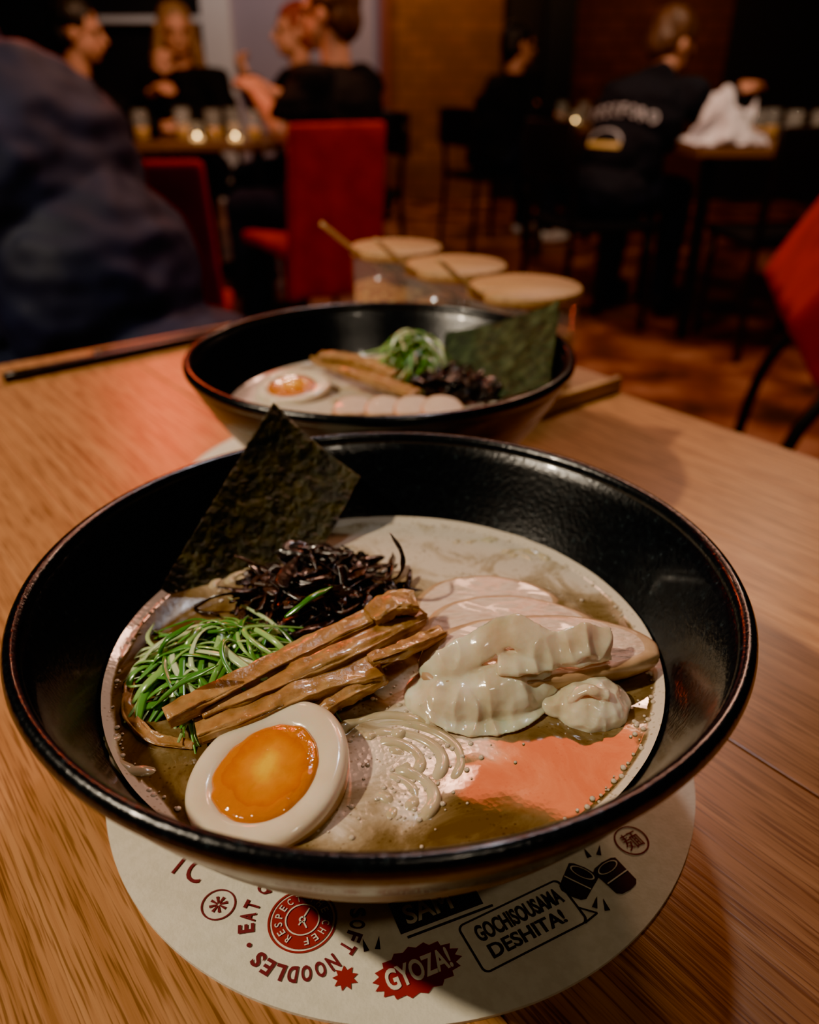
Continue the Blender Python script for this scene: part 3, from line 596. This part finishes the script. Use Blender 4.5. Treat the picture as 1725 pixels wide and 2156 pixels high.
# ------------------------------------------------------------------ chairs / tables of the room
def red_chair(loc, rz, label, zb=.26, zt=.85, w=.2, plain=True):
    t = thing('dining_chair', label, 'chair', loc, rz, 'red covered dining chairs')
    b = bmesh.new(); box(b, -.20,.20,-.12 if not plain else -.20,.20,.41,.46,bev=.015); put('seat', b, M['red_cloth'] if plain else M['black_cloth'], t)
    b = bmesh.new()
    box(b, -w,w,-.245,-.195,zb,zt,bev=.015); bmesh.ops.subdivide_edges(b, edges=[e for e in b.edges if e.calc_length() > .1], cuts=18, use_grid_fill=True)
    for v in b.verts:
        f = (zt-v.co.z)/(zt-zb)
        if plain: v.co.x *= 1+.10*f; v.co.y += -.05+.07*f+.012*f*math.sin(v.co.x*40)
        else: v.co.y += .035-.085*min(1,f/.62)+.008*f*math.sin(v.co.x*60)+.15*max(0,f-.62)
    put('back_cover', b, M['red_cloth'], t)
    for x in (-1,1):
        for y in (-1,1):
            b = bmesh.new()
            if plain or y == 1: sweep(b, [(x*.17,y*.17,.42),(x*.20,y*.21,.2),(x*.23,y*.24,0)], .011,.011, n=8, seg=10)
            else: sweep(b, [(x*.16,-.19,.72),(x*.17,-.21,.62),(x*.18,-.265,.50),(x*.19,-.29,.25),(x*.20,-.30,0)], .010,.010, n=16, seg=10)
            put('leg', b, M['metal'], t)
    return t
def dark_chair(loc, rz, label, grp='dark wooden dining chairs'):
    t = thing('dining_chair', label, 'chair', loc, rz, grp)
    b = bmesh.new(); box(b, -.21,.21,-.20,.21,.425,.46,bev=.01); put('seat', b, M['black_cloth'], t)
    b = bmesh.new(); box(b, -.20,.20,-.25,-.22,.62,.84,bev=.012); put('backrest', b, M['darkwood'], t)
    for x in (-1,1):
        b = bmesh.new(); sweep(b, [(x*.18,.18,.43),(x*.19,.19,0)], .015,.015, n=4, seg=8); put('leg', b, M['darkwood'], t)
        b = bmesh.new(); sweep(b, [(x*.185,-.235,.80),(x*.185,-.20,.45),(x*.19,-.23,0)], .015,.015, n=10, seg=8); put('leg', b, M['darkwood'], t)
    return t
R = math.radians
red_chair((-.385,3.22,0), R(32), 'red covered chair under the man in the black t-shirt', w=.18)
red_chair((-.665,2.05,0), R(8), 'red covered chair behind the navy jacket', zt=.825)
red_chair((.835,1.14,0), R(-106), 'red chair with black metal legs at the right edge', zb=.60, zt=.84, plain=False)
def room_table(c, sx, sy, rz, label):
    t = thing('restaurant_table', label, 'table', (c[0],c[1],0), rz)
    b = bmesh.new(); box(b, -sx,sx,-sy,sy,.715,T,bev=.004); put('tabletop', b, M['darktop'], t, smooth=False)
    for x in (-1,1):
        for y in (-1,1):
            b = bmesh.new(); box(b, x*(sx-.07)-.02,x*(sx-.07)+.02,y*(sy-.07)-.02,y*(sy-.07)+.02,0,.715); put('leg', b, M['metal'], t, smooth=False)
room_table((-.93,4.02), .36,.40, 0, 'wooden table with the group of diners on the left')
room_table((1.72,3.75), .62,.42, 0, 'wooden table with glasses and napkin on the right')
room_table((1.02,5.55), .28,.35, 0, 'small dark table between the two dark-clothed diners')
def tumbler(x, y, label, grp, drink=True, h=.12):
    t = thing('drinking_glass', label, 'glass', (x,y,T), 0, grp)
    b = bmesh.new(); lathe(b, [(0,0),(.028,0),(.035,h),(.033,h),(.027,.006),(0,.006)], n=32); put('glass_wall', b, M['glass'], t)
    if drink:
        b = bmesh.new(); lathe(b, [(0,.0065),(.0265,.0065),(.0295,h*.45),(0,h*.45)], n=32); put('drink', b, M['amber'], t)
def glint_light(x, y, label, grp='added glint glasses'):  # added glowing glass, stands in for gold glints on the tableware
    t = thing('glint_glass', label, 'glint', (x,y,T), 0, grp)
    b = bmesh.new(); lathe(b, [(0,0),(.026,0),(.032,.075),(.030,.075),(.025,.005),(0,.005)], n=32); put('holder', b, M['glass'], t)
    b = bmesh.new(); lathe(b, [(0,.006),(.0235,.006),(.0235,.016),(0,.016)], n=24); put('glint_base', b, M['glint_base'], t)
    b = bmesh.new(); ell(b, (0,0,.024), (.0035,.0035,.0065)); put('glint_core', b, M['glint_core'], t)
GL = 'glasses on the left table'; GR = 'glasses on the right table'; GM = 'glasses on the small middle table'
for x, y, l in ((-1.13,3.74,'amber glass furthest left on the left table'),(-.96,3.76,'amber glass left of the middle on the left table'),(-.82,3.72,'amber glass beside the added glint glass on the left table'),(-.66,3.76,'amber glass nearest the man in black on the left table'),(-.79,3.98,'amber glass at the middle of the left table, behind the others'),(-1.05,4.12,'amber glass in front of the long-haired woman')): tumbler(x,y,l,GL)
glint_light(-.89,3.70, 'added glowing glass for gold glints, in the middle of the left table'); glint_light(-.73,3.70, 'added glowing glass for gold glints, right on the left table')
for x, y, l in ((1.45,3.72,'amber glass just behind the white napkin'),(1.54,3.56,'amber glass in the middle of the right table'),(1.58,3.88,'amber glass behind the others on the right table'),(1.66,3.60,'amber glass nearest the right edge of the photo')): tumbler(x,y,l,GR)
glint_light(1.47,3.44, 'added glowing glass for gold glints, in front on the right table'); glint_light(1.60,3.46, 'added glowing glass for gold glints, furthest right on the right table')
for x, y, l in ((.92,5.4,'glass left on the small middle table'),(1.06,5.45,'glass right on the small middle table')): tumbler(x,y,l,GM, drink=False)
glint_light(.99,5.32,'added glowing glass for gold glints on the small middle table')
dark_chair((.78,3.62,0), R(-70), 'dark chair under the diner in the printed sweatshirt')
dark_chair((.50,5.62,0), R(-60), 'dark chair under the diner in front of the brick wall')
dark_chair((1.45,3.28,0), R(4), 'dark empty chair pushed under the right table')
dark_chair((-1.16,4.80,0), R(180), 'dark chair under the woman with long hair')
dark_chair((-1.66,3.95,0), R(-90), 'dark chair under the diner facing right')
dark_chair((-.30,4.70,0), R(110), 'dark chair under the red-haired diner')
st = thing('bar_stool', 'low black seat under the person in the navy jacket', 'stool', (-.40,1.22,0))
b = bmesh.new(); box(b, -.2,.2,-.2,.2,.41,.46,bev=.02); put('seat', b, M['black_cloth'], st)
for x in (-1,1):
    for y in (-1,1):
        b = bmesh.new(); sweep(b, [(x*.16,y*.16,.42),(x*.18,y*.18,0)], .014,.014, n=4, seg=8); put('leg', b, M['metal'], st)

# ------------------------------------------------------------------ people
def hand(bm, w, d, n, side, curl=.5):
    d = V(d).normalized(); n = V(n); n = (n-d*n.dot(d)).normalized(); s = d.cross(n)*side
    for o_ in (-.028,-.010,.010,.026): cap(bm, w+s*o_*.5, w+d*.085+s*o_, .015, .012, sub=1)
    for o_, L in ((-.031,.060),(-.011,.072),(.010,.077),(.031,.068)):
        p = w+d*.085+s*o_; a = curl*.7; q = p+(d*math.cos(a)-n*math.sin(a))*L*.5; a2 = curl*1.7; r = q+(d*math.cos(a2)-n*math.sin(a2))*L*.5
        cap(bm, p, q, .0095,.0088, sub=1); cap(bm, q, r, .0088,.0075, sub=1)
    p = w+d*.025+s*.026; q = p+(s*.8+d*.6)*.035; r = q+(d*.9-n*.3+s*.1)*.030
    cap(bm, p, q, .013,.011, sub=1); cap(bm, q, r, .011,.0085, sub=1)
def person(label, loc, rz, top, hair, style='short', neck=(0,.03,1.02), la=((-.27,.10,.80),(-.12,.36,.79)), ra=((.27,.10,.80),(.12,.36,.79)),
           hl=(0,1,0), hr=(0,1,0), yaw=0, pitch=0, sleeve=1, fat=1, trousers='jeans', shoe='shoe_dark', kneez=.53, curl=.6):
    t = thing('person', label, 'person', loc, rz)
    nk = V(neck); pel = V((0,0,.55)); lean = (nk-pel)
    SL, SRr = nk+V((-.175,0,-.055)), nk+V((.175,0,-.055))
    H = nk+Matrix.Rotation(-pitch,3,'X')@V((0,.025,.165)); HR = Matrix.Rotation(yaw,3,'Z')@Matrix.Rotation(-pitch,3,'X')
    def hp(x,y,z): return H+HR@V((x,y,z))
    def torso(bm, k):
        ell(bm, pel, (.165*fat+k,.125*fat+k,.10+k)); ell(bm, pel+lean*.33, (.145*fat+k,.112*fat+k,.15+k)); ell(bm, pel+lean*.66, (.165*fat+k,.120*fat+k,.16+k))
        cap(bm, SL, SRr, .062+k,.062+k); ell(bm, nk+V((0,-.01,-.06)), (.12+k,.085+k,.07+k))
    def arms(bm, k, f=1):
        for S, (E, W_) in ((SL,la),(SRr,ra)):
            E = V(E); W_ = V(W_)
            if f < 1: cap(bm, S, S.lerp(E,f*1.4), .052+k,.047+k*1.5)
            else: cap(bm, S, E, .050+k,.041+k); cap(bm, E, E.lerp(W_,.93), .041+k,.028+k)
    def legs(bm, k):
        for s in (-1,1):
            cap(bm, pel+V((s*.09,0,0)), (s*.14,.43,kneez), .080+k,.058+k); cap(bm, (s*.14,.43,kneez), (s*.14,.40,.10), .056+k,.040+k)
    b = bmesh.new(); torso(b,0); arms(b,0); legs(b,0)
    cap(b, nk+V((0,0,-.03)), H+V((0,-.02,-.05)), .055,.052)
    for S,(E,W_),hd_,sd in ((SL,la,hl,-1),(SRr,ra,hr,1)):
        E = V(E); W_ = V(W_); cap(b, S, E, .052, .046); cap(b, E, W_, .046,.028); hand(b, W_, hd_, V((0,-.3,1)) if abs(V(hd_).normalized().z)<.8 else V((0,1,0)), sd, curl)
    for s in (-1,1): cap(b, (s*.14,.40,.08), (s*.15,.54,.045), .036,.030)
    ell(b, hp(0,-.012,.035), (.076,.094,.090), HR); ell(b, hp(0,.022,-.035), (.058,.066,.075), HR); ell(b, hp(0,.058,-.080), (.026,.024,.022), HR)
    cap(b, hp(0,.086,.015), hp(0,.108,-.022), .009,.013); ell(b, hp(0,.090,-.048), (.024,.010,.006), HR); ell(b, hp(0,.088,-.058), (.020,.010,.006), HR)
    cap(b, hp(-.035,.076,.028), hp(.035,.076,.028), .012,.012)
    for s in (-1,1): ell(b, hp(s*.076,-.005,-.005), (.010,.018,.030), HR)
    blob('body', b, .0062, M['skin'], t, it=2)
    for s in (-1,1):
        b = bmesh.new(); ell(b, hp(s*.031,.080,.008), .0105, sub=2); put('eye', b, M['eye'], t)
    b = bmesh.new(); torso(b,.016); arms(b,.016, sleeve)
    if top in ('navy','hoodie'): cap(b, nk+V((-.02,-.01,-.01)), nk+V((.02,-.01,.01)), .075,.070)
    tp = blob('top', b, .0085, M[top], t, amp=.013, fr=9, fold=(1,1,1.6))
    b = bmesh.new(); ell(b, pel+V((0,0,-.01)), (.178*fat,.135*fat,.10)); legs(b,.012); blob('trousers', b, .010, M[trousers], t, amp=.006, fr=12)
    for s in (-1,1):
        b = bmesh.new(); cap(b, (s*.14,.385,.055),(s*.15,.56,.045), .047,.042); ell(b,(s*.145,.47,.03),(.05,.12,.030)); blob('shoe', b, .006, M[shoe], t)
    b = bmesh.new(); ell(b, hp(0,-.024,.052), (.086,.100,.090), HR); ell(b, hp(0,-.055,-.005), (.076,.066,.085), HR)
    if style == 'long':
        for i in range(14):
            a = R(170+200*i/13); x, y = .078*math.cos(a), .070*math.sin(a)-.02
            e_ = nk+Matrix.Rotation(yaw,3,'Z')@V((x*1.6,y*1.2,-.15+.05*math.sin(i*2.1))); md = H.lerp(e_,.5)+(HR@V((x,y,0)))*.6; cap(b, hp(x,y,.03), md, .028,.030, sub=1); cap(b, md, e_, .030,.014, sub=1)
    o = blob('hair', b, .007, M[hair], t, amp=.008, fr=36, fold=(1,1,.35))
    bm2 = bmesh.new(); bm2.from_mesh(o.data); inv = HR.transposed(); kill = []
    for v in bm2.verts:
        l = inv@(v.co-H)
        if l.y > .045 and l.z < .062 and abs(l.x) < .085: kill.append(v)
    bmesh.ops.delete(bm2, geom=kill, context='VERTS'); bm2.to_mesh(o.data); bm2.free()
    return t, tp
person('person in a dark navy jacket leaning away at the left edge', (-.37,1.20,0), R(74), 'navy', 'hair_brown', neck=(.02,.31,.99), fat=1.12, la=((-.30,.38,.78),(-.16,.54,.79)), ra=((.27,.32,.76),(.16,.52,.79)))
person('man in a black t-shirt seated on the red chair, elbows raised', (-.23,3.28,0), R(58), 'black_cloth', 'hair_brown', neck=(.0,.04,1.01), la=((-.27,.08,.82),(-.12,.32,.93)), ra=((.27,.22,.82),(.06,.40,.93)), hl=(.3,.7,.5), hr=(-.4,.6,.5), yaw=R(14), sleeve=.42, fat=1.1, curl=.9)
person('woman with long wavy blond hair holding a hand to her mouth', (-1.16,4.78,0), R(176), 'black_cloth', 'hair_blond', 'long', neck=(0,.10,1.02), la=((-.24,.18,.82),(-.04,.42,.79)), ra=((.17,.28,.84),(.06,.28,1.00)), hl=(.6,.7,0), hr=(-.35,-.1,1), yaw=R(25), curl=.9)
person('dark-haired person in black at the far left, facing right', (-1.62,3.95,0), R(-85), 'black_cloth', 'hair_dark', neck=(0,.17,.99), la=((-.24,.33,.82),(-.08,.46,.92)), ra=((.24,.33,.80),(.08,.50,.79)), hl=(.5,.6,.4), pitch=R(6), curl=.9)
person('person with red hair and hands raised, behind the man in black', (-.44,4.68,0), R(112), 'black_cloth', 'hair_red', neck=(0,.12,1.02), la=((-.24,.30,.84),(-.06,.40,.98)), ra=((.24,.30,.84),(.08,.40,.98)), hl=(.4,.3,.7), hr=(-.4,.3,.7), curl=.9)
person('dark-clothed person in front of the brick wall, back turned', (.52,5.62,0), R(-58), 'black_cloth', 'hair_dark', neck=(0,.16,1.0), yaw=R(-10), shoe='shoe')
hd, hdtop = person('person in a dark sweatshirt with white back print, leaning over', (.82,3.64,0), R(-42), 'hoodie', 'hair_brown', 'short', neck=(.04,.28,.97), la=((-.22,.42,.80),(-.10,.58,.86)), ra=((.29,.36,.82),(.28,.54,.93)), hr=(.3,.8,.4), pitch=R(28), yaw=R(-20), fat=1.15)
bmh = bmesh.new(); bmh.from_mesh(hdtop.data); tree = BVHTree.FromBMesh(bmh); bmh.free()
def lay(bm):
    for v in bm.verts:
        h = tree.ray_cast(V((v.co.x,-1,v.co.z)), V((0,1,0)))
        v.co.y = (h[0].y if h[0] else -.1)-.005
bm = bmesh.new(); s = 'ROCKFORD'
for i, ch in enumerate(s):
    f = (i+.5)/len(s)-.5
    addtext(bm, ch, Matrix.Translation((.02+f*.32,0,.87-.12*f*f)) @ Matrix.Rotation(-f*.6,4,'Y') @ Matrix.Rotation(math.pi/2,4,'X'), .027, .046, .015)
lay(bm); put('back_lettering', bm, M['print_white'], hd, smooth=False)
bm = bmesh.new()
for k in range(24):
    a0, a1 = math.pi*k/24, math.pi*(k+1)/24
    bm.faces.new([bm.verts.new((r*math.cos(a),0,.755+r*math.sin(a)*.6)) for r,a in ((.070,a0),(.076,a0),(.076,a1),(.070,a1))])
lay(bm); put('back_emblem', bm, M['print_white'], hd, smooth=False)
bm = bmesh.new()
for k in range(10):
    x0, x1 = -.075+.015*k, -.06+.015*k
    bm.faces.new([bm.verts.new(p) for p in ((x0,0,.735),(x1,0,.735),(x1,0,.753),(x0,0,.753))])
lay(bm); put('back_bar', bm, M['print_gold'], hd, smooth=False)

# napkin
b = bmesh.new(); nn_ = 48; gg = []
for i in range(nn_+1):
    row = []
    for j in range(nn_+1):
        x = (i/nn_-.5); y = (j/nn_-.5); r = math.hypot(x,y)
        z = .15*math.exp(-(r*2.6)**4)*(.75+.9*noise.noise(V((x*6,y*6,2.4))))+.035*abs(noise.noise(V((x*11,y*11,5))))
        row.append(b.verts.new((x*.28+.05*noise.noise(V((x*6,y*6,9))), y*.24+.05*noise.noise(V((x*6,y*6,19))), max(0,z)+.003)))
    gg.append(row)
for i in range(nn_):
    for j in range(nn_): b.faces.new((gg[i][j],gg[i+1][j],gg[i+1][j+1],gg[i][j+1]))
o = put('napkin', b, M['white_cloth']); o.location = (1.25,3.50,T); tag(o, 'crumpled white cloth napkin peaked on the right table', 'napkin')

# ------------------------------------------------------------------ lights
def area(name, loc, target, size, power, col, sy=None, shape='DISK'):
    l = bpy.data.lights.new(name, 'AREA'); l.shape = shape; l.size = size
    if sy: l.size_y = sy
    l.energy = power; l.color = col; o = bpy.data.objects.new(name, l); C.objects.link(o); o.location = loc
    o.rotation_euler = (V(target)-V(loc)).to_track_quat('-Z','Y').to_euler(); return o
area('key_lamp', (-1.25,-.05,2.15), (0,.25,.8), .08, 52, (1,.82,.60))
area('front_fill', (.45,-.75,2.35), (0,.2,.75), .12, 4, (1,.82,.62))  # added fill light, lifts the shade on the right of the placemat
area('ceiling_lamp', (.25,1.15,2.5), (0,.3,.8), .10, 10, (.90,.92,1.0))
area('coral_lamp', (.50,2.0,2.68), (.03,.2,.8), .58, 8.5, (1,.15,.045), sy=.34, shape='RECTANGLE')
area('red_lamp', (-1.05,3.3,1.95), (-.1,.5,.75), .30, 16, (1,.09,.025))
area('brick_lamp', (.25,7.1,2.6), (.35,8,1.0), .2, 26, (1,.55,.25))
area('wall_lamp', (-1.1,6.6,2.9), (-1.1,8,1.4), .3, 24, (1,.85,.85))
area('dim_brick_lamp', (2.0,7.0,2.8), (2.0,8,1.2), .2, 18, (1,.5,.25))
area('left_table_lamp', (-.75,3.0,2.6), (-.75,3.9,.8), .2, 40, (1,.55,.33))
area('right_table_lamp', (1.5,2.9,2.6), (1.4,3.6,.8), .2, 28, (1,.72,.50))
area('aisle_lamp', (.1,2.2,2.9), (-.2,2.6,0), .3, 18, (1,.48,.30))
area('floor_fill', (.9,2.4,2.6), (1.0,2.3,0), .3, 30, (1,.52,.34))  # added light from above, brightens the floor on the right
w = bpy.data.worlds.new('World'); bpy.context.scene.world = w; w.use_nodes = True
w.node_tree.nodes['Background'].inputs[0].default_value = (.020,.016,.015,1); w.node_tree.nodes['Background'].inputs[1].default_value = 1
for o in C.objects:
    if '_w' in o: del o['_w']
# ------------------------------------------------------------------ camera
cd = bpy.data.cameras.new('camera'); cam = bpy.data.objects.new('camera', cd); C.objects.link(cam)
cam.location = (0,0,CZ); cam.rotation_euler = (math.pi/2-math.asin(SN),0,0)
cd.sensor_fit = 'HORIZONTAL'; cd.sensor_width = 36; cd.lens = F/1725*36; cd.clip_start = .01
cd.dof.use_dof = True; cd.dof.focus_distance = .225; cd.dof.aperture_fstop = 10
bpy.context.scene.camera = cam
try: bpy.context.scene.view_settings.look = 'AgX - Punchy'
except Exception as ex: print(ex)
